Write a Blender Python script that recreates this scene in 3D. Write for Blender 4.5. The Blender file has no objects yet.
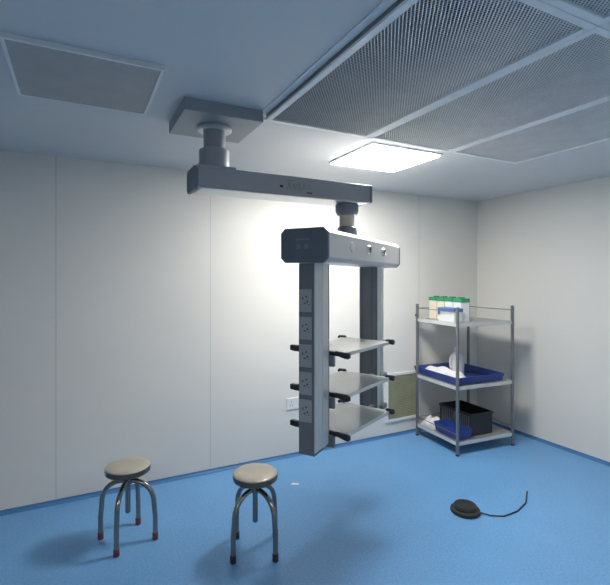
import bpy, bmesh, math, random
from mathutils import Vector, Matrix
random.seed(7)
PI = math.pi
C = bpy.context.scene.collection
S = bpy.context.scene

# ------------------------------------------------ camera, world, exposure
cam_d = bpy.data.cameras.new('camera'); cam = bpy.data.objects.new('camera', cam_d); C.objects.link(cam)
cam.location = (0, 0, 1.7); cam.rotation_euler = (PI/2, 0, math.radians(-27.0))
cam_d.sensor_width = 36; cam_d.lens = 445*36/610; cam_d.shift_y = -14.5/610
cam_d.clip_start = 0.05
S.camera = cam
w = bpy.data.worlds.new('world'); S.world = w; w.use_nodes = True
w.node_tree.nodes['Background'].inputs[0].default_value = (0.6, 0.7, 0.8, 1)
w.node_tree.nodes['Background'].inputs[1].default_value = 0.05
S.view_settings.view_transform = 'Standard'; S.view_settings.look = 'None'
S.view_settings.gamma = 1; S.view_settings.use_curve_mapping = False
S.view_settings.exposure = 2.42
LAMP = 10.2          # emission of the lit ceiling panel
FILL_REAR = 4.5      # emission of the unseen fill panels added behind the camera
CEIL = 2.624

# ------------------------------------------------ materials
def mat(name, col, rough=0.5, metal=0.0, var=0.06, vscale=8.0, bump=0.0, bscale=60.0, spec=0.5, trans=0.0, emit=None, estr=0.0, alpha=1.0):
    m = bpy.data.materials.new(name); m.use_nodes = True
    nt = m.node_tree; p = nt.nodes['Principled BSDF']
    tc = nt.nodes.new('ShaderNodeTexCoord'); nz = nt.nodes.new('ShaderNodeTexNoise')
    nz.inputs['Scale'].default_value = vscale; nz.inputs['Detail'].default_value = 4
    nt.links.new(tc.outputs['Object'], nz.inputs['Vector'])
    cr = nt.nodes.new('ShaderNodeValToRGB')
    cr.color_ramp.elements[0].position = 0.3; cr.color_ramp.elements[1].position = 0.7
    cr.color_ramp.elements[0].color = tuple(c*(1-var) for c in col)+(1,)
    cr.color_ramp.elements[1].color = tuple(min(1, c*(1+var)) for c in col)+(1,)
    nt.links.new(nz.outputs['Fac'], cr.inputs['Fac']); nt.links.new(cr.outputs['Color'], p.inputs['Base Color'])
    p.inputs['Roughness'].default_value = rough; p.inputs['Metallic'].default_value = metal
    p.inputs['Specular IOR Level'].default_value = spec
    p.inputs['Transmission Weight'].default_value = trans; p.inputs['Alpha'].default_value = alpha
    if emit:
        p.inputs['Emission Color'].default_value = emit+(1,); p.inputs['Emission Strength'].default_value = estr
    if bump:
        n2 = nt.nodes.new('ShaderNodeTexNoise'); n2.inputs['Scale'].default_value = bscale
        bp = nt.nodes.new('ShaderNodeBump'); bp.inputs['Strength'].default_value = bump; bp.inputs['Distance'].default_value = 0.002
        nt.links.new(tc.outputs['Object'], n2.inputs['Vector']); nt.links.new(n2.outputs['Fac'], bp.inputs['Height'])
        nt.links.new(bp.outputs['Normal'], p.inputs['Normal'])
    return m

M = {}
M['wall'] = mat('wall_panel_paint', (0.77, 0.755, 0.71), 0.5, var=0.015, vscale=1.5, spec=0.3)
M['ceiling'] = mat('ceiling_panel_paint', (0.68, 0.685, 0.69), 0.45, var=0.015, vscale=1.2, spec=0.35)
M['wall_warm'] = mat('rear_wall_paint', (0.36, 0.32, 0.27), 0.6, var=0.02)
M['seam'] = mat('panel_joint', (0.52, 0.53, 0.53), 0.6)
M['cove'] = mat('blue_cove_vinyl', (0.06, 0.20, 0.43), 0.4, var=0.08, vscale=20)
M['grey'] = mat('grey_powder_coat', (0.35, 0.355, 0.375), 0.42, 0.15, var=0.03)
M['plate'] = mat('ceiling_plate_grey', (0.34, 0.36, 0.385), 0.45, 0.1, var=0.03)
M['alu'] = mat('satin_aluminium', (0.64, 0.655, 0.65), 0.36, 0.2, var=0.04)
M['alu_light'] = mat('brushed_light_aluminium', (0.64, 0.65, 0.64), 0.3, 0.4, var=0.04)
M['head'] = mat('head_silver_paint', (0.68, 0.68, 0.66), 0.36, 0.25, var=0.02)
M['slate'] = mat('dark_slate_plastic', (0.13, 0.155, 0.185), 0.45, var=0.05)
M['slate2'] = mat('dark_grey_channel', (0.17, 0.185, 0.205), 0.5, var=0.05)
M['channel_mid'] = mat('mid_grey_channel', (0.24, 0.25, 0.27), 0.45, var=0.04)
M['print'] = mat('faint_grey_print', (0.19, 0.22, 0.25), 0.5)
M['socket'] = mat('socket_plate_grey', (0.38, 0.405, 0.43), 0.4, var=0.04)
M['hole'] = mat('socket_black', (0.015, 0.016, 0.02), 0.6)
M['black'] = mat('black_plastic', (0.02, 0.022, 0.025), 0.4, var=0.1)
M['joint'] = mat('dark_blue_grey_joint', (0.15, 0.17, 0.23), 0.35, var=0.05)
M['beige'] = mat('beige_sleeve', (0.50, 0.48, 0.40), 0.45)
M['green_print'] = mat('grey_green_print', (0.23, 0.28, 0.22), 0.5)
M['shelf'] = mat('shelf_grey_laminate', (0.64, 0.65, 0.62), 0.22, 0.1, var=0.04, vscale=5)
M['chrome'] = mat('polished_steel', (0.16, 0.135, 0.115), 0.16, 0.7, var=0.05)
M['chrome_bright'] = mat('chrome_ring', (0.7, 0.7, 0.68), 0.2, 0.9, var=0.03)
M['steel_dark'] = mat('tubular_steel', (0.30, 0.29, 0.27), 0.16, 0.95, var=0.08)
M['seat'] = mat('stool_steel_top', (0.56, 0.51, 0.42), 0.34, 0.4, var=0.07, vscale=10)
M['rubber'] = mat('dark_rubber', (0.03, 0.03, 0.032), 0.7)
M['rubber_red'] = mat('reddish_rubber', (0.16, 0.055, 0.055), 0.7)
M['frame'] = mat('grille_frame_aluminium', (0.93, 0.93, 0.91), 0.35, 0.0, var=0.05, vscale=14)
M['housing'] = mat('housing_sheet_steel', (0.34, 0.36, 0.38), 0.5, 0.2)
M['mesh'] = mat('expanded_mesh', (0.88, 0.88, 0.87), 0.35, 0.0, var=0.05)
M['filter'] = mat('filter_cloth', (0.20, 0.205, 0.215), 0.8, var=0.35, vscale=5)
M['diff_off'] = mat('unlit_diffuser', (0.42, 0.41, 0.40), 0.5)
M['white'] = mat('white_plastic', (0.80, 0.81, 0.80), 0.4, var=0.02)
M['white_metal'] = mat('white_enamel_frame', (0.82, 0.83, 0.82), 0.35, var=0.02)
M['rack'] = mat('rack_steel', (0.22, 0.23, 0.245), 0.4, 0.55, var=0.06)
M['rack_shelf'] = mat('rack_shelf_steel', (0.44, 0.45, 0.46), 0.35, 0.5, var=0.06)
M['blue'] = mat('blue_plastic', (0.025, 0.06, 0.26), 0.4, var=0.12)
M['blue_mid'] = mat('mid_blue_plastic', (0.07, 0.16, 0.42), 0.4, var=0.1)
M['green'] = mat('green_lid', (0.03, 0.30, 0.13), 0.4, var=0.12)
M['cream'] = mat('cream_plastic', (0.80, 0.74, 0.62), 0.45, var=0.03)
M['cloth'] = mat('white_cloth', (0.78, 0.77, 0.79), 0.9, var=0.05, bump=0.5, bscale=40)
M['olive'] = mat('olive_filter_mat', (0.34, 0.35, 0.24), 0.8, var=0.10, vscale=7)
M['clear'] = mat('milky_clear_plastic', (0.82, 0.84, 0.85), 0.25, var=0.03, trans=0.1)
def emis(name, col, s):
    m = mat(name, (0.9, 0.9, 0.9), 0.5, emit=col, estr=s); return m
M['lit'] = emis('lit_diffuser', (1.0, 0.975, 0.93), LAMP)
M['fill_rear'] = emis('fill_diffuser_rear', (1.0, 0.96, 0.89), FILL_REAR)

# blue flecked vinyl floor
def floor_mat():
    m = bpy.data.materials.new('blue_flecked_vinyl'); m.use_nodes = True
    nt = m.node_tree; p = nt.nodes['Principled BSDF']; L = nt.links.new
    tc = nt.nodes.new('ShaderNodeTexCoord')
    n1 = nt.nodes.new('ShaderNodeTexNoise'); n1.inputs['Scale'].default_value = 70; n1.inputs['Detail'].default_value = 5
    n2 = nt.nodes.new('ShaderNodeTexNoise'); n2.inputs['Scale'].default_value = 2.2; n2.inputs['Detail'].default_value = 3
    L(tc.outputs['Object'], n1.inputs['Vector']); L(tc.outputs['Object'], n2.inputs['Vector'])
    r1 = nt.nodes.new('ShaderNodeValToRGB')
    e = r1.color_ramp.elements
    e[0].position = 0.34; e[0].color = (0.135, 0.34, 0.65, 1); e[1].position = 0.66; e[1].color = (0.185, 0.42, 0.74, 1)
    L(n1.outputs['Fac'], r1.inputs['Fac'])
    r2 = nt.nodes.new('ShaderNodeValToRGB'); r2.color_ramp.elements[0].color = (0.88, 0.88, 0.90, 1); r2.color_ramp.elements[1].color = (1.08, 1.08, 1.06, 1)
    L(n2.outputs['Fac'], r2.inputs['Fac'])
    mx = nt.nodes.new('ShaderNodeMix'); mx.data_type = 'RGBA'; mx.blend_type = 'MULTIPLY'; mx.inputs['Factor'].default_value = 1
    L(r1.outputs['Color'], mx.inputs['A']); L(r2.outputs['Color'], mx.inputs['B']); L(mx.outputs['Result'], p.inputs['Base Color'])
    p.inputs['Roughness'].default_value = 0.38; p.inputs['Specular IOR Level'].default_value = 0.35
    return m
M['floor'] = floor_mat()

# ------------------------------------------------ mesh helpers (world coordinates; build() moves them to the thing's base)
class MB:
    def __init__(s): s.v = []; s.f = []
    def add(s, vs, fs):
        o = len(s.v); s.v += [Vector(v) for v in vs]; s.f += [tuple(i+o for i in f) for f in fs]; return s
    def box(s, x0, x1, y0, y1, z0, z1, fr=None):
        vs = [(x, y, z) for z in (z0, z1) for y in (y0, y1) for x in (x0, x1)]
        if fr: vs = [fr(*v) for v in vs]
        return s.add(vs, [(0,2,3,1), (4,5,7,6), (0,1,5,4), (2,6,7,3), (0,4,6,2), (1,3,7,5)])
    def prism(s, prof, a0, a1, fn):
        n = len(prof)
        vs = [fn(a0, p, q) for p, q in prof]+[fn(a1, p, q) for p, q in prof]
        fs = [tuple(range(n)), tuple(range(2*n-1, n-1, -1))]+[(i, i+n, (i+1) % n+n, (i+1) % n) for i in range(n)]
        return s.add(vs, fs)
    def lathe(s, c, prof, seg=40, cap=True, axis=None):
        n = len(prof); vs = []
        if axis is None: ex, ey, ez = Vector((1,0,0)), Vector((0,1,0)), Vector((0,0,1))
        else:
            ez = Vector(axis).normalized(); ex = ez.orthogonal().normalized(); ey = ez.cross(ex)
        for r, z in prof:
            for k in range(seg):
                t = 2*PI*k/seg; vs.append(Vector(c)+ex*r*math.cos(t)+ey*r*math.sin(t)+ez*z)
        fs = [(i*seg+k, i*seg+(k+1) % seg, (i+1)*seg+(k+1) % seg, (i+1)*seg+k) for i in range(n-1) for k in range(seg)]
        if cap: fs += [tuple(range(seg-1, -1, -1)), tuple((n-1)*seg+k for k in range(seg))]
        return s.add(vs, fs)
    def tube(s, path, r, seg=12):
        path = [Vector(p) for p in path]; vs = []; n = len(path)
        t0 = (path[1]-path[0]).normalized(); nx = t0.orthogonal().normalized()
        for i, p in enumerate(path):
            t = (path[min(i+1, n-1)]-path[max(i-1, 0)]).normalized()
            nx = (nx-t*nx.dot(t)).normalized(); ny = t.cross(nx)
            rr = r[i] if isinstance(r, (list, tuple)) else r
            for k in range(seg):
                a = 2*PI*k/seg; vs.append(p+nx*rr*math.cos(a)+ny*rr*math.sin(a))
        fs = [(i*seg+k, i*seg+(k+1) % seg, (i+1)*seg+(k+1) % seg, (i+1)*seg+k) for i in range(n-1) for k in range(seg)]
        fs += [tuple(range(seg-1, -1, -1)), tuple((n-1)*seg+k for k in range(seg))]
        return s.add(vs, fs)
    def build(s, name, m, root=None, parent=None, bevel=0.0, seg=2):
        off = Vector(root.location) if root else Vector((0,0,0))
        me = bpy.data.meshes.new(name); me.from_pydata([tuple(v-off) for v in s.v], [], s.f)
        bm = bmesh.new(); bm.from_mesh(me); bmesh.ops.recalc_face_normals(bm, faces=bm.faces); bm.to_mesh(me); bm.free()
        me.materials.append(M[m]); o = bpy.data.objects.new(name, me); C.objects.link(o)
        for p in me.polygons: p.use_smooth = True
        me.set_sharp_from_angle(angle=math.radians(32))
        if root or parent: o.parent = parent or root
        if bevel:
            b = o.modifiers.new('bevel', 'BEVEL'); b.width = bevel; b.segments = seg; b.limit_method = 'ANGLE'; b.harden_normals = True
        return o

def thing(name, loc, label, cat, group=None):
    o = bpy.data.objects.new(name, None); o.empty_display_size = 0.05; C.objects.link(o); o.location = loc
    return tag(o, label, cat, group)
def tag(o, label, cat, group=None):
    o['label'] = label; o['category'] = cat
    if group: o['group'] = group
    return o
def struct(mb, name, m, parent=None, bevel=0):
    o = mb.build(name, m, None, parent, bevel); o['kind'] = 'structure'; return o
def solo(mb, name, m, loc, label, cat, group=None, bevel=0.0):
    """a thing that is one mesh, with its origin at its base"""
    r = bpy.data.objects.new('t', None); r.location = loc
    o = mb.build(name, m, r, None, bevel); o.parent = None; o.location = loc
    bpy.data.objects.remove(r); return tag(o, label, cat, group)
def rbox(x0, x1, y0, y1, z0, z1):
    return MB().box(x0, x1, y0, y1, z0, z1)

# ------------------------------------------------ the room: x runs along the back wall, y towards it
XL, XR, YB, YF = -2.6, 4.3, -2.6, 3.85
T = 0.1
struct(MB().box(XL-T, XR+T, YB-T, YF+T, -T, 0), 'floor', 'floor')
struct(MB().box(XL-T, XR+T, YB-T, YF+T, CEIL, CEIL+T), 'ceiling', 'ceiling')
wb = struct(MB().box(XL-T, XR+T, YF, YF+T, 0, CEIL), 'wall_back', 'wall')
struct(MB().box(XR, XR+T, YB, YF, 0, CEIL), 'wall_right', 'wall')
struct(MB().box(XL-T, XL, YB, YF, 0, CEIL), 'wall_left', 'wall_warm')
struct(MB().box(XL, XR, YB-T, YB, 0, CEIL), 'wall_front', 'wall_warm')
# vertical joints of the wall panels
jb = MB()
for x in (-1.33, -0.15, 1.03, 2.21, 3.39):
    jb.box(x-0.0025, x+0.0025, YF-0.0008, YF+0.001, 0.04, CEIL)
struct(jb, 'trim_1', 'seam')
# coved vinyl skirting
def cove(name, p0, p1, nrm):
    p0 = Vector(p0); p1 = Vector(p1); d = (p1-p0).normalized(); n = Vector(nrm)
    prof = [(0, 0), (0.035, 0), (0.030, 0.0015)] + [(0.030-0.027*math.sin(t), 0.0165-0.015*math.cos(t)) for t in [PI/2*k/6 for k in range(1, 7)]] + [(0.003, 0.027), (0, 0.027)]
    struct(MB().prism(prof, 0, (p1-p0).length, lambda a, q, z: p0+d*a+n*q+Vector((0,0,z))), name, 'cove')
cove('baseboard_back', (XL, YF, 0), (XR, YF, 0), (0, -1, 0))
cove('baseboard_right', (XR, YB, 0), (XR, YF, 0), (-1, 0, 0))
cove('baseboard_left', (XL, YB, 0), (XL, YF, 0), (1, 0, 0))

# ------------------------------------------------ laminar air grille on the ceiling
GX0, GY1, PW, PL, DROP = 0.94, 2.35, 0.70, 1.42, 0.035
hs = MB()
nx, ny = 3, 2
gx1, gy0 = GX0+nx*PW, GY1-ny*PL
hs.box(GX0-0.035, gx1+0.035, gy0-0.035, gy0, CEIL-0.006, CEIL); hs.box(GX0-0.035, gx1+0.035, GY1, GY1+0.012, CEIL-0.006, CEIL)
hs.box(GX0-0.035, GX0, gy0, GY1, CEIL-0.006, CEIL); hs.box(gx1, gx1+0.035, gy0, GY1, CEIL-0.006, CEIL)
solo(hs, 'grille_flange', 'frame', (GX0, GY1, CEIL-0.006), 'thin pale metal flange running around the mesh air supply grille on the ceiling', 'ceiling trim')
def clip(px, py, dx, dy, x0, x1, y0, y1):
    t0, t1 = -9, 9
    for p, d, a, b in ((px, dx, x0, x1), (py, dy, y0, y1)):
        if abs(d) < 1e-9: continue
        u, v = (a-p)/d, (b-p)/d
        if u > v: u, v = v, u
        t0, t1 = max(t0, u), min(t1, v)
    return (t0, t1) if t1-t0 > 0.004 else None
def mesh_strips(x0, x1, y0, y1, z, pitch=0.0126, wd=0.0046, ang=52.8):
    mb = MB(); cx, cy = (x0+x1)/2, (y0+y1)/2
    for fam, a in enumerate((math.radians(ang), math.radians(-ang))):
        dx, dy = math.cos(a), math.sin(a); px, py = -dy, dx
        R = math.hypot(x1-x0, y1-y0)/2; k = int(R/pitch)+1
        wv = wd if fam == 0 else wd*0.62
        for i in range(-k, k+1):
            c = clip(cx+px*i*pitch, cy+py*i*pitch, dx, dy, x0, x1, y0, y1)
            if not c: continue
            ox, oy = cx+px*i*pitch, cy+py*i*pitch
            A = (ox+dx*c[0], oy+dy*c[0]); B = (ox+dx*c[1], oy+dy*c[1]); h = wv/2
            zz = z+fam*0.0012
            vs = [(A[0]-px*h, A[1]-py*h, zz), (A[0]+px*h, A[1]+py*h, zz+0.003), (B[0]+px*h, B[1]+py*h, zz+0.003), (B[0]-px*h, B[1]-py*h, zz)]
            vs += [(v[0], v[1], v[2]+0.0012) for v in vs]
            mb.add(vs, [(0,1,2,3), (7,6,5,4), (0,4,5,1), (1,5,6,2), (2,6,7,3), (3,7,4,0)])
    return mb
gl = {(0,0): 'large mesh air grille panel beside the ceiling plate of the pendant', (1,0): 'mesh air grille panel between two others, nearest the lit ceiling panel',
      (2,0): 'mesh air grille panel at the far right corner of the ceiling grille', (0,1): 'left-hand mesh air grille panel of the row nearest the camera, above the photo edge',
      (1,1): 'middle mesh air grille panel of the row nearest the camera', (2,1): 'right-hand mesh air grille panel of the row nearest the camera'}
for j in range(ny):
    for i in range(nx):
        x0, x1 = GX0+i*PW+0.001, GX0+(i+1)*PW-0.001; y1 = GY1-j*PL-0.001; y0 = y1-PL+0.002
        t = thing('air_grille_panel', ((x0+x1)/2, (y0+y1)/2, CEIL-DROP), gl[(i, j)], 'air grille', 'mesh air supply grille panels in the ceiling')
        fw = 0.032; z0, z1 = CEIL-DROP, CEIL-DROP+0.012
        fr = MB().box(x0, x1, y0, y0+fw, z0, z1).box(x0, x1, y1-fw, y1, z0, z1).box(x0, x0+fw, y0+fw, y1-fw, z0, z1).box(x1-fw, x1, y0+fw, y1-fw, z0, z1)
        fr.build('frame', 'frame', t, bevel=0.002)
        MB().box(x0+0.006, x0+0.009, y0+0.006, y1-0.006, z1, CEIL).box(x1-0.009, x1-0.006, y0+0.006, y1-0.006, z1, CEIL).box(x0+0.009, x1-0.009, y0+0.006, y0+0.009, z1, CEIL).box(x0+0.009, x1-0.009, y1-0.009, y1-0.006, z1, CEIL).build('housing', 'housing', t)
        mesh_strips(x0+fw-0.004, x1-fw+0.004, y0+fw-0.004, y1-fw+0.004, z0+0.006).build('mesh', 'mesh', t)
        MB().box(x0+0.01, x1-0.01, y0+0.01, y1-0.01, CEIL-0.006, CEIL-0.0005).build('filter', 'filter', t)

# ------------------------------------------------ ceiling light panels
def light(cx, cy, m, label, drop=0.012, bulge=0.0, fm='white_metal', sx=0.6, sy=0.6):
    t = thing('ceiling_light', (cx, cy, CEIL-drop), label, 'light')
    a, b = sx/2, sy/2; f = 0.014
    MB().box(cx-a, cx+a, cy-b, cy-b+f, CEIL-drop, CEIL).box(cx-a, cx+a, cy+b-f, cy+b, CEIL-drop, CEIL).box(cx-a, cx-a+f, cy-b+f, cy+b-f, CEIL-drop, CEIL).box(cx+a-f, cx+a, cy-b+f, cy+b-f, CEIL-drop, CEIL).build('frame', fm, t, bevel=0.0015)
    MB().box(cx-a+f, cx+a-f, cy-b+f, cy+b-f, CEIL-drop+0.003-bulge, CEIL-0.001).build('diffuser', m, t)
    return t
light(2.095, 2.775, 'lit', 'brightly lit square white ceiling panel beyond the mesh grille', bulge=0.010, sx=0.635, sy=0.585)
light(0.035, 2.30, 'diff_off', 'unlit square ceiling light with white rim left of the pendant ceiling plate', drop=0.022)
light(-1.3, -1.2, 'fill_rear', 'added oblong fill light panel on the ceiling behind the camera, left side', sx=0.6, sy=1.2)  # unseen fill, added to brighten the pendant faces turned to the camera
light(2.0, -1.3, 'fill_rear', 'added square fill light panel on the ceiling behind the camera, right side')  # second added fill panel, also out of view

# ------------------------------------------------ the ceiling pendant
PX, PY = 0.695, 2.507            # support column
QX = 1.59                        # head joint below the far end of the arm
P = thing('ceiling_pendant', (PX, PY, CEIL), 'grey medical ceiling pendant with arm, console head, socket column and three shelves', 'medical pendant')
MB().box(PX-0.215, PX+0.215, PY-0.215, PY+0.215, CEIL-0.066, CEIL).build('ceiling_plate', 'plate', P, bevel=0.003)
c = MB().lathe((PX, PY, 0), [(0.062, CEIL-0.066), (0.062, 2.435)]); col = c.build('support_column', 'plate', P)
MB().lathe((PX, PY, 0), [(0.092, CEIL-0.066), (0.098, CEIL-0.070), (0.098, CEIL-0.082), (0.090, CEIL-0.088), (0.062, CEIL-0.088)]).build('flange', 'alu_light', P, col)
MB().lathe((PX, PY, 0), [(0.082, 2.430), (0.086, 2.426), (0.086, 2.312), (0.082, 2.308)]).build('bearing_housing', 'plate', P)
# arm : box profile with softened corners
AZ0, AZ1, AW = 2.194, 2.310, 0.102
def octo(w, z0, z1, c):
    return [(-w+c, z0), (w-c, z0), (w, z0+c), (w, z1-c), (w-c, z1), (-w+c, z1), (-w, z1-c), (-w, z0+c)]
arm = MB().prism(octo(AW, AZ0, AZ1, 0.006), 0.575, 1.704, lambda a, p, q: (a, PY+p, q)).build('arm', 'grey', P, bevel=0.002)
MB().prism(octo(AW+0.003, AZ1-0.012, AZ1+0.010, 0.003), 0.578, 0.79, lambda a, p, q: (a, PY+p, q)).build('arm_cover', 'grey', P, bevel=0.002)
MB().prism(octo(AW+0.004, AZ0-0.012, AZ1+0.004, 0.024), 0.560, 0.580, lambda a, p, q: (a, PY+p, q)).build('end_cap', 'slate2', P, arm, bevel=0.003)
MB().prism(octo(AW+0.002, AZ0-0.002, AZ1+0.002, 0.01), 1.704, 1.722, lambda a, p, q: (a, PY+p, q)).build('end_cap', 'slate2', P, arm, bevel=0.003)
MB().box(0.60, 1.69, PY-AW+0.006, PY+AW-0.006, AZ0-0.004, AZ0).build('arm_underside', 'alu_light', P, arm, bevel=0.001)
# faded print on the arm: a dot, a flourish of strokes and a short dash
yf = PY-AW-0.0006
mk = MB()
def stroke(pts, wd):
    for (x0, z0), (x1, z1) in zip(pts[:-1], pts[1:]):
        d = Vector((x1-x0, z1-z0)); L = d.length; d /= L; n = Vector((-d.y, d.x))*wd/2
        mk.add([(x0+n.x, yf, z0+n.y), (x1+n.x, yf, z1+n.y), (x1-n.x, yf, z1-n.y), (x0-n.x, yf, z0-n.y)], [(0,1,2,3)])
def gx(px): 
    k = (px-305)/445.0; return (k*0.891*(PY-AW)+0.454*(PY-AW))/(0.891-0.454*k)
zc = 2.247
a0, a1 = gx(287), gx(312); W = a1-a0
stroke([(a0+W*0.00, zc-0.022), (a0+W*0.10, zc+0.030), (a0+W*0.12, zc-0.02)], 0.006)
stroke([(a0-W*0.02, zc+0.030), (a0+W*0.22, zc+0.034)], 0.006)
stroke([(a0+W*0.18, zc-0.022), (a0+W*0.27, zc+0.015), (a0+W*0.30, zc-0.020), (a0+W*0.40, zc+0.020)], 0.006)
stroke([(a0+W*0.42, zc-0.020), (a0+W*0.50, zc+0.030), (a0+W*0.52, zc-0.018)], 0.006)
stroke([(a0+W*0.58, zc-0.020), (a0+W*0.68, zc+0.024), (a0+W*0.72, zc-0.010)], 0.006)
stroke([(a0+W*0.80, zc-0.004), (a0+W*0.88, zc+0.022), (a0+W*0.97, zc-0.004), (a0+W*0.80, zc-0.004)], 0.005)
mk.build('arm_print', 'green_print', P, arm)
mk = MB()
b0 = gx(281.5); stroke([(b0-0.010, zc-0.004), (b0+0.010, zc-0.004)], 0.014)
mk.build('arm_print', 'hole', P, arm)
mk = MB()
stroke([(a0+W*0.78, zc-0.030), (a0+W*1.0, zc-0.030)], 0.007)
mk.build('arm_print', 'hole', P, arm)

# joint between arm and head
MB().lathe((QX, PY, 0), [(0.066, AZ0), (0.077, AZ0-0.012), (0.077, AZ0-0.055), (0.064, AZ0-0.078), (0.05, AZ0-0.082)]).build('upper_joint', 'joint', P)
MB().lathe((QX, PY, 0), [(0.050, AZ0-0.080), (0.050, 2.035)]).build('joint_sleeve', 'beige', P)
MB().lathe((QX, PY, 0), [(0.052, 2.040), (0.062, 2.032), (0.066, 2.005), (0.066, 1.968)]).build('lower_joint', 'joint', P)

# head, in its own frame: a along its length away from the camera, b across towards the left
A0 = Vector((1.160, 2.013, 0)); ea = Vector((0.817, 0.5766, 0)); eb = Vector((-0.5766, 0.817, 0))
def H(a, b, z): return A0+ea*a+eb*b+Vector((0, 0, z))
HL, HW, HZ0, HZ1 = 1.36, 0.287, 1.782, 1.970
def hoct(m, c): return [(m+c, HZ0+m), (HW-m-c, HZ0+m), (HW-m, HZ0+m+c), (HW-m, HZ1-m-c), (HW-m-c, HZ1-m), (m+c, HZ1-m), (m, HZ1-m-c), (m, HZ0+m+c)]
head = MB().prism(hoct(0.004, 0.024), 0.022, HL-0.02, lambda a, p, q: H(a, p, q)).build('console_head', 'head', P, bevel=0.0015)
hc = MB().prism(hoct(0, 0.026), 0.0, 0.022, lambda a, p, q: H(a, p, q)).build('end_cap', 'slate', P, head, bevel=0.004)
MB().prism(hoct(0, 0.026), HL-0.02, HL, lambda a, p, q: H(a, p, q)).build('end_cap', 'slate2', P, head, bevel=0.004)
pr = MB()
pr.box(-0.0006, 0.001, 0.105, 0.195, 1.903, 1.912, H)
for bb in (0.118, 0.165):
    pr.box(-0.0006, 0.001, bb, bb+0.010, 1.855, 1.885, H); pr.box(-0.0006, 0.001, bb+0.012, bb+0.022, 1.855, 1.885, H); pr.box(-0.0006, 0.001, bb-0.006, bb+0.026, 1.868, 1.873, H)
pr.build('head_print', 'print', P, head)
# three outlets on the long face
for k, a in enumerate((0.345, 0.630, 0.930)):
    c0 = H(a, 0.004, 1.882)
    o = MB().lathe(c0, [(0.030, 0.0), (0.030, 0.006), (0.026, 0.009), (0.012, 0.010)] if k == 0 else [(0.029, 0.0), (0.029, 0.008), (0.024, 0.016), (0.021, 0.016), (0.019, 0.008)], 28, axis=-eb).build('gas_outlet', 'white' if k == 0 else 'chrome_bright', P, head)
    if k == 0:
        o['label'] = 'blank round pale cover'
    else:
        o['label'] = 'chrome outlet with dark centre'
        MB().lathe(c0, [(0.0185, 0.004), (0.0185, 0.012), (0.010, 0.014)], 24, axis=-eb).build('outlet_core', 'black', P, head)
# socket column
CZ = 0.744
ca0, ca1, cb0, cb1 = 0.05, 0.243, 0.103, 0.197
c1 = MB().prism([(ca0+0.012, cb0), (ca1-0.012, cb0), (ca1, cb0+0.012), (ca1, cb1-0.012), (ca1-0.012, cb1), (ca0, cb1), (ca0, cb0+0.006)], CZ, HZ0, lambda z, p, q: H(p, q, z)).build('socket_column', 'alu', P, bevel=0.002)
MB().box(ca0-0.006, ca0, cb0, cb1, CZ-0.004, HZ0-0.001, H).build('socket_channel', 'slate2', P, c1, bevel=0.001)
MB().box(ca0+0.10, ca0+0.150, cb0-0.003, cb0, CZ, HZ0-0.001, H).build('cover_strip', 'alu_light', P, c1, bevel=0.001)
MB().box(ca1-0.012, ca1+0.012, cb0+0.006, cb1-0.006, CZ+0.004, HZ0-0.001, H).build('rear_rail', 'slate2', P, c1, bevel=0.001)
MB().box(ca0-0.006, ca1+0.006, cb0-0.002, cb1+0.002, CZ-0.012, CZ, H).build('column_foot', 'slate2', P, c1, bevel=0.002)
for k in range(5):
    zc = 1.576-0.1505*k
    s = MB().box(ca0-0.011, ca0-0.006, cb0+0.014, cb1-0.005, zc-0.062, zc+0.062, H).build('socket', 'socket', P, None, bevel=0.002)
    m0 = (cb0+cb1)/2+0.004
    for db, dz, ww, hh in ((0.016, 0.012, 0.006, 0.012), (-0.006, 0.022, 0.010, 0.007), (-0.012, -0.004, 0.008, 0.010), (0.004, -0.014, 0.012, 0.006), (-0.022, -0.020, 0.005, 0.005)):
        MB().box(ca0-0.0118, ca0-0.0105, m0+db-ww/2, m0+db+ww/2, zc+dz-hh/2, zc+dz+hh/2, H).build('pin_hole', 'hole', P, s)
# second column
da0, da1, db0, db1 = 1.02, 1.165, 0.070, 0.213
c2 = MB().prism([(da0, db0+0.004), (da0+0.012, db0), (da1-0.012, db0), (da1, db0+0.012), (da1, db1), (da0, db1)], CZ, HZ0, lambda z, p, q: H(p, q, z)).build('support_post', 'alu', P, bevel=0.002)
ch = MB().box(da0-0.004, da0, db0+0.004, db1-0.002, CZ, HZ0-0.001, H)
ch.build('post_channel', 'channel_mid', P, c2)
MB().box(da0-0.008, da0-0.004, db0+0.004, db0+0.014, CZ, HZ0-0.001, H).box(da0-0.008, da0-0.004, db0+0.040, db0+0.048, CZ, HZ0-0.001, H).box(da0-0.008, da0-0.004, db1-0.028, db1-0.020, CZ, HZ0-0.001, H).build('post_groove', 'slate2', P, c2)
MB().box(da0+0.05, da0+0.085, db0-0.003, db0, CZ, HZ0-0.001, H).build('cover_strip', 'alu_light', P, c2, bevel=0.001)
MB().box(da0-0.008, da1+0.004, db0-0.003, db1+0.002, CZ-0.012, CZ, H).build('column_foot', 'slate2', P, c2, bevel=0.002)
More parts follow.
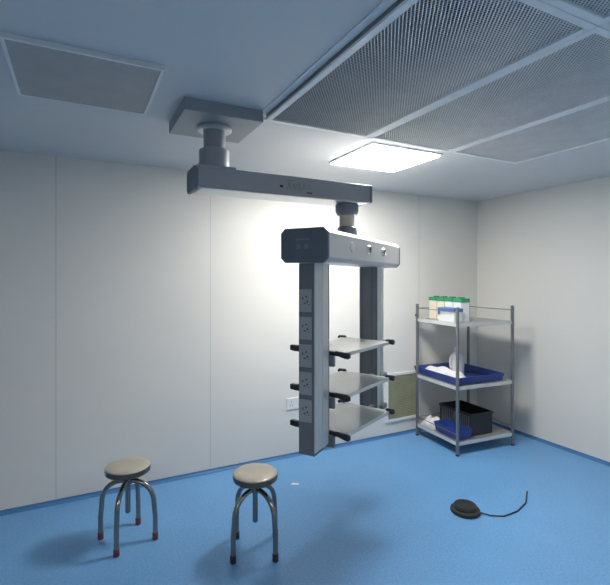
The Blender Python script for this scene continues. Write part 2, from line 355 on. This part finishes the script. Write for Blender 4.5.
# shelves, turned a little against the head
rot = math.radians(8.5)
N0a, N0b = 0.268, -0.005
def G(p, q, z):       # p away from the camera, q towards the left
    a = N0a+p*math.cos(rot)+q*math.sin(rot); b = N0b-p*math.sin(rot)+q*math.cos(rot)
    return H(a, b, z)
SD, SWD = 0.575, 0.405
for zt in (1.274, 1.030, 0.803):
    sh = MB().prism([(0.012, 0.012), (SD-0.0, 0.012), (SD, 0.03), (SD, SWD-0.012), (0.012, SWD-0.012)], zt-0.026, zt-0.004, lambda z, p, q: G(p, q, z)).build('shelf', 'shelf', P, bevel=0.003)
    # front rail with rounded handle ends
    for pp, nm in ((0.0, 0), (SD-0.004, 1)):
        if nm == 0:
            MB().tube([G(pp, 0.0, zt-0.016), G(pp, 0.01, zt-0.018), G(pp, SWD-0.01, zt-0.018), G(pp, SWD+0.0, zt-0.016)], 0.0135, 10).build('rail', 'black', P, sh)
            MB().box(-0.014, 0.016, SWD-0.045, SWD+0.012, zt-0.026, zt+0.008, G).build('bumper', 'black', P, sh, bevel=0.004)
            for q0, q1 in ((-0.012, 0.085),):
                MB().tube([G(pp+0.004, q0, zt-0.022 if q0 < 0 else zt-0.02), G(pp-0.004, q0+0.012, zt-0.022), G(pp, q0+(q1-q0)*0.4, zt-0.022), G(pp, q1, zt-0.014)], [0.012, 0.020, 0.018, 0.013], 12).build('bumper', 'black', P, sh)
        else:
            for q0, q1 in ((-0.02, 0.045), (SWD-0.045, SWD+0.02)):
                MB().tube([G(pp, q0, zt-0.008), G(pp, q0+0.008, zt-0.008), G(pp, q1-0.008, zt-0.006), G(pp, q1, zt-0.010)], [0.012, 0.019, 0.015, 0.009], 12).build('bumper', 'black', P, sh)
    # brackets: near one hangs from the socket column, far one from the post
    MB().box(ca1+0.008, ca1+0.030, 0.078, 0.122, zt-0.090, zt-0.028, H).build('bracket', 'slate2', P, sh, bevel=0.002)
    MB().box(0.74, da0-0.0085, 0.085, 0.120, zt-0.052, zt-0.028, H).build('bracket', 'slate2', P, sh, bevel=0.002)
    MB().box(da0+0.02, da1-0.02, db0-0.03, db0-0.0035, zt-0.075, zt-0.040, H).build('bracket', 'slate2', P, sh, bevel=0.002)

# ------------------------------------------------ stools
FW = Vector((0.454, 0.891, 0)); RT = Vector((0.891, -0.454, 0))     # room directions the stool's legs line up with
def stool(cx, cy, rz, tip, label, group='round steel stools'):
    t = thing('round_stool', (cx, cy, 0), label, 'stool', group)
    ex = Vector((math.cos(rz), math.sin(rz), 0)); ey = Vector((-math.sin(rz), math.cos(rz), 0)); c0 = Vector((cx, cy, 0))
    s = MB().lathe(c0, [(0.120, 0.440), (0.132, 0.440), (0.139, 0.446), (0.141, 0.462), (0.139, 0.476)]).build('seat_rim', 'chrome', t)
    MB().lathe(c0, [(0.130, 0.475), (0.1385, 0.4765), (0.137, 0.482), (0.131, 0.486), (0.08, 0.488), (0.02, 0.4885)]).build('seat', 'seat', t)
    MB().lathe(c0, [(0.05, 0.440), (0.05, 0.432), (0.028, 0.430), (0.028, 0.362), (0.022, 0.358)], 24).build('hub', 'steel_dark', t)
    MB().lathe(c0, [(0.0165, 0.36), (0.0165, 0.178), (0.012, 0.172)], 20).build('screw_rod', 'steel_dark', t)
    for k in range(4):
        a = PI/4+k*PI/2
        d = ex*math.cos(a)+ey*math.sin(a)
        R = 0.178; pts = [c0+d*0.010+Vector((0,0,0.383))]
        for j in range(0, 11):
            th = PI/2*j/10
            pts.append(c0+d*(0.03+(R-0.038)*math.sin(th))+Vector((0,0,0.235+0.147*max(0.0, math.cos(th))**0.9)))
        pts += [c0+d*R+Vector((0,0,z)) for z in (0.15, 0.03)]
        lg = MB().tube(pts, 0.0155, 14).build('leg', 'steel_dark', t)
        MB().lathe(c0+d*R, [(0.0165, 0.0), (0.0185, 0.004), (0.0180, 0.045), (0.0160, 0.047)], 16).build('rubber_foot', tip, t, lg)
    return t
sc = RT*(-0.312)+FW*2.79
rz0 = math.radians(-27+4)
stool(sc.x, sc.y, rz0, 'rubber', 'round stainless steel stool standing whole on the blue floor in the foreground')
s2 = RT*(-1.153)+FW*2.898
stool(s2.x, s2.y, math.radians(-27+45), 'rubber_red', 'steel stool with reddish foot tip at the left edge of the photo')

# ------------------------------------------------ return air grille low on the back wall
t = thing('return_air_grille', (3.15, YF, 0.155), 'olive mesh return air grille with white frame low on the back wall', 'air grille')
vx0, vx1, vz0, vz1 = 2.925, 3.40, 0.155, 0.675
MB().box(vx0, vx1, YF-0.018, YF, vz0, vz0+0.028).box(vx0, vx1, YF-0.018, YF, vz1-0.028, vz1).box(vx0, vx0+0.028, YF-0.018, YF, vz0+0.028, vz1-0.028).box(vx1-0.028, vx1, YF-0.018, YF, vz0+0.028, vz1-0.028).build('frame', 'white_metal', t, bevel=0.002)
MB().box(vx0+0.02, vx1-0.02, YF-0.006, YF-0.001, vz0+0.02, vz1-0.02).build('filter_mat', 'olive', t)
lv = MB()
z = vz0+0.045
while z < vz1-0.04:
    lv.add([(vx0+0.028, YF-0.014, z), (vx1-0.028, YF-0.014, z), (vx1-0.028, YF-0.008, z+0.003), (vx0+0.028, YF-0.008, z+0.003), (vx0+0.028, YF-0.014, z+0.002), (vx1-0.028, YF-0.014, z+0.002), (vx1-0.028, YF-0.008, z+0.005), (vx0+0.028, YF-0.008, z+0.005)], [(0,1,2,3), (4,5,6,7), (0,1,5,4), (2,3,7,6), (0,3,7,4), (1,2,6,5)])
    z += 0.018
lv.build('louvre', 'olive', t)

# wall socket
t = thing('wall_socket', (1.85, YF, 0.505), 'white double wall socket low on the back wall behind the pendant column', 'wall socket')
pl = MB().box(1.765, 1.935, YF-0.010, YF, 0.445, 0.555).build('plate', 'white', t, bevel=0.003)
for x in (1.81, 1.893):
    for dx, dz in ((0, 0.022), (-0.010, -0.012), (0.010, -0.012)):
        MB().box(x+dx-0.002, x+dx+0.002, YF-0.0106, YF-0.009, 0.498+dz-0.006, 0.498+dz+0.006).build('pin_hole', 'hole', t, pl)

# ------------------------------------------------ steel rack and what stands on it
rx0, rx1, ry0, ry1 = 3.27, 3.98, 3.124, 3.74
t = thing('storage_rack', ((rx0+rx1)/2, (ry0+ry1)/2, 0), 'grey steel three-tier storage rack in the right corner by the back wall', 'rack')
for x in (rx0, rx1):
    for y in (ry0, ry1):
        p = MB().box(x-0.012, x+0.012, y-0.012, y+0.012, 0.012, 1.42).build('post', 'rack', t, bevel=0.003)
        MB().lathe((x, y, 0), [(0.018, 0), (0.020, 0.004), (0.016, 0.014)], 16).build('foot', 'rubber', t, p)
RZ = (0.125, 0.655, 1.262)
for z in RZ:
    s = MB().box(rx0-0.004, rx1+0.004, ry0-0.004, ry1+0.004, z-0.004, z).build('rack_shelf', 'rack_shelf', t)
    MB().box(rx0-0.006, rx0-0.002, ry0+0.013, ry1-0.013, z-0.030, z+0.004).box(rx1+0.002, rx1+0.006, ry0+0.013, ry1-0.013, z-0.030, z+0.004).box(rx0+0.013, rx1-0.013, ry0-0.006, ry0-0.002, z-0.030, z+0.004).box(rx0+0.013, rx1-0.013, ry1+0.002, ry1+0.006, z-0.030, z+0.004).build('shelf_lip', 'alu', t, s, bevel=0.001)
for z in (1.375, 0.200):
    MB().tube([(rx0, ry0+0.012, z), (rx0, ry1-0.012, z)], 0.004, 8).tube([(rx1, ry0+0.012, z), (rx1, ry1-0.012, z)], 0.004, 8).tube([(rx0+0.012, ry1, z), (rx1-0.012, ry1, z)], 0.004, 8).build('guard_rail', 'rack', t)
kb = MB().lathe((rx0-0.012, ry1-0.0, 1.30), [(0.010, 0), (0.012, 0.006), (0.008, 0.014)], 14, axis=(-1, 0, 0)).build('knob', 'black', t)

# tubs with green lids
def tub(x, y, body, label):
    r = thing('storage_tub', (x, y, RZ[2]), label, 'tub', 'green-lidded tubs on the rack top')
    MB().prism([(-0.056, -0.050), (-0.050, -0.056), (0.050, -0.056), (0.056, -0.050), (0.056, 0.050), (0.050, 0.056), (-0.050, 0.056), (-0.056, 0.050)], RZ[2]+0.0005, RZ[2]+0.195, lambda z, p, q: (x+p, y+q, z)).build('body', body, r, bevel=0.004)
    MB().prism([(-0.060, -0.054), (-0.054, -0.060), (0.054, -0.060), (0.060, -0.054), (0.060, 0.054), (0.054, 0.060), (-0.054, 0.060), (-0.060, 0.054)], RZ[2]+0.196, RZ[2]+0.232, lambda z, p, q: (x+p, y+q, z)).box(x-0.035, x+0.035, y-0.012, y+0.012, RZ[2]+0.233, RZ[2]+0.245).build('lid', 'green', r, bevel=0.003)
tub(3.47, 3.672, 'cream', 'cream tub with green lid nearest the back wall on the rack top')
tub(3.47, 3.545, 'cream', 'cream tub with green lid second from the back wall on the rack top')
tub(3.47, 3.418, 'white', 'white tub with green lid second from the front on the rack top')
tub(3.47, 3.291, 'white', 'white tub with green lid nearest the front on the rack top')
# blue lidded box
r = thing('storage_box', (3.345, 3.31, RZ[2]), 'white plastic box with blue lid in front of the green-lidded tubs', 'box')
MB().box(3.292, 3.396, 3.195, 3.425, RZ[2]+0.0005, RZ[2]+0.105).build('body', 'clear', r, bevel=0.006)
MB().box(3.287, 3.400, 3.190, 3.432, RZ[2]+0.105, RZ[2]+0.140).box(3.284, 3.290, 3.395, 3.425, RZ[2]+0.07, RZ[2]+0.125).build('lid', 'blue_mid', r, bevel=0.005)
# trays
def tray(name, x0, x1, y0, y1, z, h, m, label, th=0.006):
    f = 0.018
    mb = MB()
    o = [(x0+f, y0+f), (x1-f, y0+f), (x1-f, y1-f), (x0+f, y1-f)]; q = [(x0, y0), (x1, y0), (x1, y1), (x0, y1)]
    ii = [(x0+f+th, y0+f+th), (x1-f-th, y0+f+th), (x1-f-th, y1-f-th), (x0+f+th, y1-f-th)]; qi = [(x0+th, y0+th), (x1-th, y0+th), (x1-th, y1-th), (x0+th, y1-th)]
    vs = [(a, b, z) for a, b in o]+[(a, b, z+h) for a, b in q]+[(a, b, z+h) for a, b in qi]+[(a, b, z+th) for a, b in ii]
    fs = [(3,2,1,0)]+[(i, (i+1) % 4, 4+(i+1) % 4, 4+i) for i in range(4)]+[(4+i, 4+(i+1) % 4, 8+(i+1) % 4, 8+i) for i in range(4)]+[(8+i, 8+(i+1) % 4, 12+(i+1) % 4, 12+i) for i in range(4)]+[(12, 13, 14, 15)]
    mb.add(vs, fs)
    return solo(mb, name, m, ((x0+x1)/2, (y0+y1)/2, z), label, 'tray', None, 0.003)
tray('blue_tray', 3.288, 3.90, 3.145, 3.825, RZ[1]+0.005, 0.075, 'blue', 'dark blue plastic tray on the middle shelf of the rack')
tray('blue_tray', 3.288, 3.48, 3.145, 3.495, RZ[0]+0.005, 0.095, 'blue', 'small dark blue tray at the front of the lowest rack shelf')
# cloth in the tray : lumpy folded sheet
def heap(name, x0, x1, y0, y1, z, h, m, label, cat, seed, nx=22, ny=22):
    rnd = random.Random(seed); ph = [rnd.uniform(0, 6) for _ in range(6)]
    mb = MB(); vs = []
    for j in range(ny+1):
        for i in range(nx+1):
            u, v = i/nx, j/ny
            e = min(1, 5*min(u, 1-u))*min(1, 5*min(v, 1-v)); e = e**0.5
            hh = h*e*(0.62+0.16*math.sin(9*u+ph[0]+3*v)+0.14*math.sin(13*v+ph[1]-4*u)+0.08*math.sin(23*u+17*v+ph[2]))
            vs.append((x0+(x1-x0)*u+0.006*math.sin(12*v+ph[3])*e, y0+(y1-y0)*v+0.006*math.sin(11*u+ph[4])*e, z+max(0.002, hh)))
    n = len(vs); vs += [(v[0], v[1], z) for v in vs]
    fs = []
    for j in range(ny):
        for i in range(nx):
            a = j*(nx+1)+i; fs.append((a, a+1, a+nx+2, a+nx+1)); fs.append((n+a, n+a+nx+1, n+a+nx+2, n+a+1))
    for i in range(nx):
        fs.append((i, n+i, n+i+1, i+1)); k = ny*(nx+1)+i; fs.append((k, k+1, n+k+1, n+k))
    for j in range(ny):
        k = j*(nx+1); fs.append((k, k+nx+1, n+k+nx+1, n+k)); k += nx; fs.append((k, n+k, n+k+nx+1, k+nx+1))
    mb.add(vs, fs)
    return solo(mb, name, m, ((x0+x1)/2, (y0+y1)/2, z), label, cat)
heap('white_cloth', 3.325, 3.56, 3.26, 3.785, RZ[1]+0.012, 0.105, 'cloth', 'crumpled white cloth lying in the blue tray on the middle shelf', 'cloth', 3)
heap('white_cloth', 3.292, 3.475, 3.51, 3.72, RZ[0]+0.001, 0.105, 'cloth', 'white folded cloth on the lowest shelf beside the small blue tray', 'cloth', 8)
# clear jug
jx, jy, jz = 3.64, 3.545, RZ[1]+0.0115
r = thing('plastic_jug', (jx, jy, jz), 'milky clear plastic jug with handle standing in the blue tray', 'jug')
MB().lathe((jx, jy, jz), [(0.066, 0), (0.074, 0.008), (0.076, 0.15), (0.066, 0.20), (0.034, 0.235), (0.026, 0.245), (0.026, 0.262)], 32).build('body', 'clear', r)
MB().tube([(jx-0.072, jy-0.01, jz+0.07), (jx-0.105, jy-0.015, jz+0.09), (jx-0.110, jy-0.016, jz+0.15), (jx-0.095, jy-0.015, jz+0.19), (jx-0.055, jy-0.008, jz+0.205)], 0.008, 10).build('handle', 'clear', r)
MB().lathe((jx, jy, jz), [(0.029, 0.258), (0.029, 0.282), (0.024, 0.286)], 24).build('cap', 'white', r)
# black ribbed basket
bx0, bx1, by0, by1, bz0, bz1 = 3.50, 3.80, 3.20, 3.66, RZ[0]+0.001, 0.345
r = thing('black_basket', ((bx0+bx1)/2, (by0+by1)/2, bz0), 'black ribbed plastic basket behind the small blue tray on the lowest shelf', 'basket')
MB().box(bx0+0.006, bx1-0.006, by0+0.006, by1-0.006, bz0, bz0+0.006).box(bx0+0.006, bx0+0.010, by0+0.006, by1-0.006, bz0, bz1-0.01).box(bx1-0.010, bx1-0.006, by0+0.006, by1-0.006, bz0, bz1-0.01).box(bx0+0.010, bx1-0.010, by0+0.006, by0+0.010, bz0, bz1-0.01).box(bx0+0.010, bx1-0.010, by1-0.010, by1-0.006, bz0, bz1-0.01).build('body', 'black', r)
rb = MB(); y = by0+0.02
while y < by1-0.02:
    rb.box(bx0, bx0+0.006, y, y+0.010, bz0+0.01, bz1-0.02); y += 0.028
rb.build('rib', 'slate2', r)
MB().box(bx0-0.003, bx0+0.010, by0-0.003, by1+0.003, bz1-0.02, bz1).box(bx1-0.010, bx1+0.003, by0-0.003, by1+0.003, bz1-0.02, bz1).box(bx0+0.010, bx1-0.010, by0-0.003, by0+0.010, bz1-0.02, bz1).box(bx0+0.010, bx1-0.010, by1-0.010, by1+0.003, bz1-0.02, bz1).build('rim', 'black', r, bevel=0.002)

# the rack and all it carries stand a few degrees off the wall
bpy.context.view_layer.update()
ra = math.radians(-4.0)
for o in [o for o in C.objects if o.parent is None and 'label' in o and o.name.split('.')[0] in ('storage_rack', 'storage_tub', 'storage_box', 'blue_tray', 'white_cloth', 'plastic_jug', 'black_basket')]:
    dx, dy = o.location.x-rx0, o.location.y-ry1
    o.location.x = rx0+dx*math.cos(ra)-dy*math.sin(ra); o.location.y = ry1+dx*math.sin(ra)+dy*math.cos(ra)
    o.rotation_euler.z = ra

# ------------------------------------------------ round black foot switch at the right edge, scrap of paper
fp = RT*1.165+FW*3.235
r = thing('foot_switch', (fp.x, fp.y, 0), 'black round pedal-like object with cable on the floor at the right edge', 'foot switch')
MB().lathe(fp, [(0.098, 0), (0.104, 0.006), (0.102, 0.026), (0.090, 0.034)], 40).build('base', 'rubber', r)
MB().lathe(fp, [(0.084, 0.030), (0.086, 0.042), (0.076, 0.056), (0.045, 0.064), (0.010, 0.066)], 40).build('pedal', 'black', r)
cp = [fp+RT*x+FW*y+Vector((0, 0, 0.0055)) for x, y in ((0.10, -0.02), (0.16, -0.06), (0.25, -0.07), (0.38, 0.0), (0.5, 0.12), (0.6, 0.3))]
MB().tube(cp, 0.005, 8).build('cable', 'rubber', r)
pp = RT*(-0.082)+FW*3.67
mb = MB(); vs = []; fs = []
for i, (x, y, z) in enumerate(((-0.035, -0.012, 0.001), (0.035, -0.016, 0.004), (0.03, 0.012, 0.002), (-0.02, 0.018, 0.005), (0.0, 0.0, 0.006))):
    vs.append(pp+RT*x+FW*y+Vector((0, 0, z)))
vs += [v-Vector((0, 0, 0.001)) for v in vs]
fs = [(0,1,4), (1,2,4), (2,3,4), (3,0,4), (6,5,9), (7,6,9), (8,7,9), (5,8,9), (0,5,6,1), (1,6,7,2), (2,7,8,3), (3,8,5,0)]
mb.add(vs, fs)
solo(mb, 'paper_scrap', 'white', pp, 'small white scrap of paper lying on the blue floor right of the stool', 'paper')
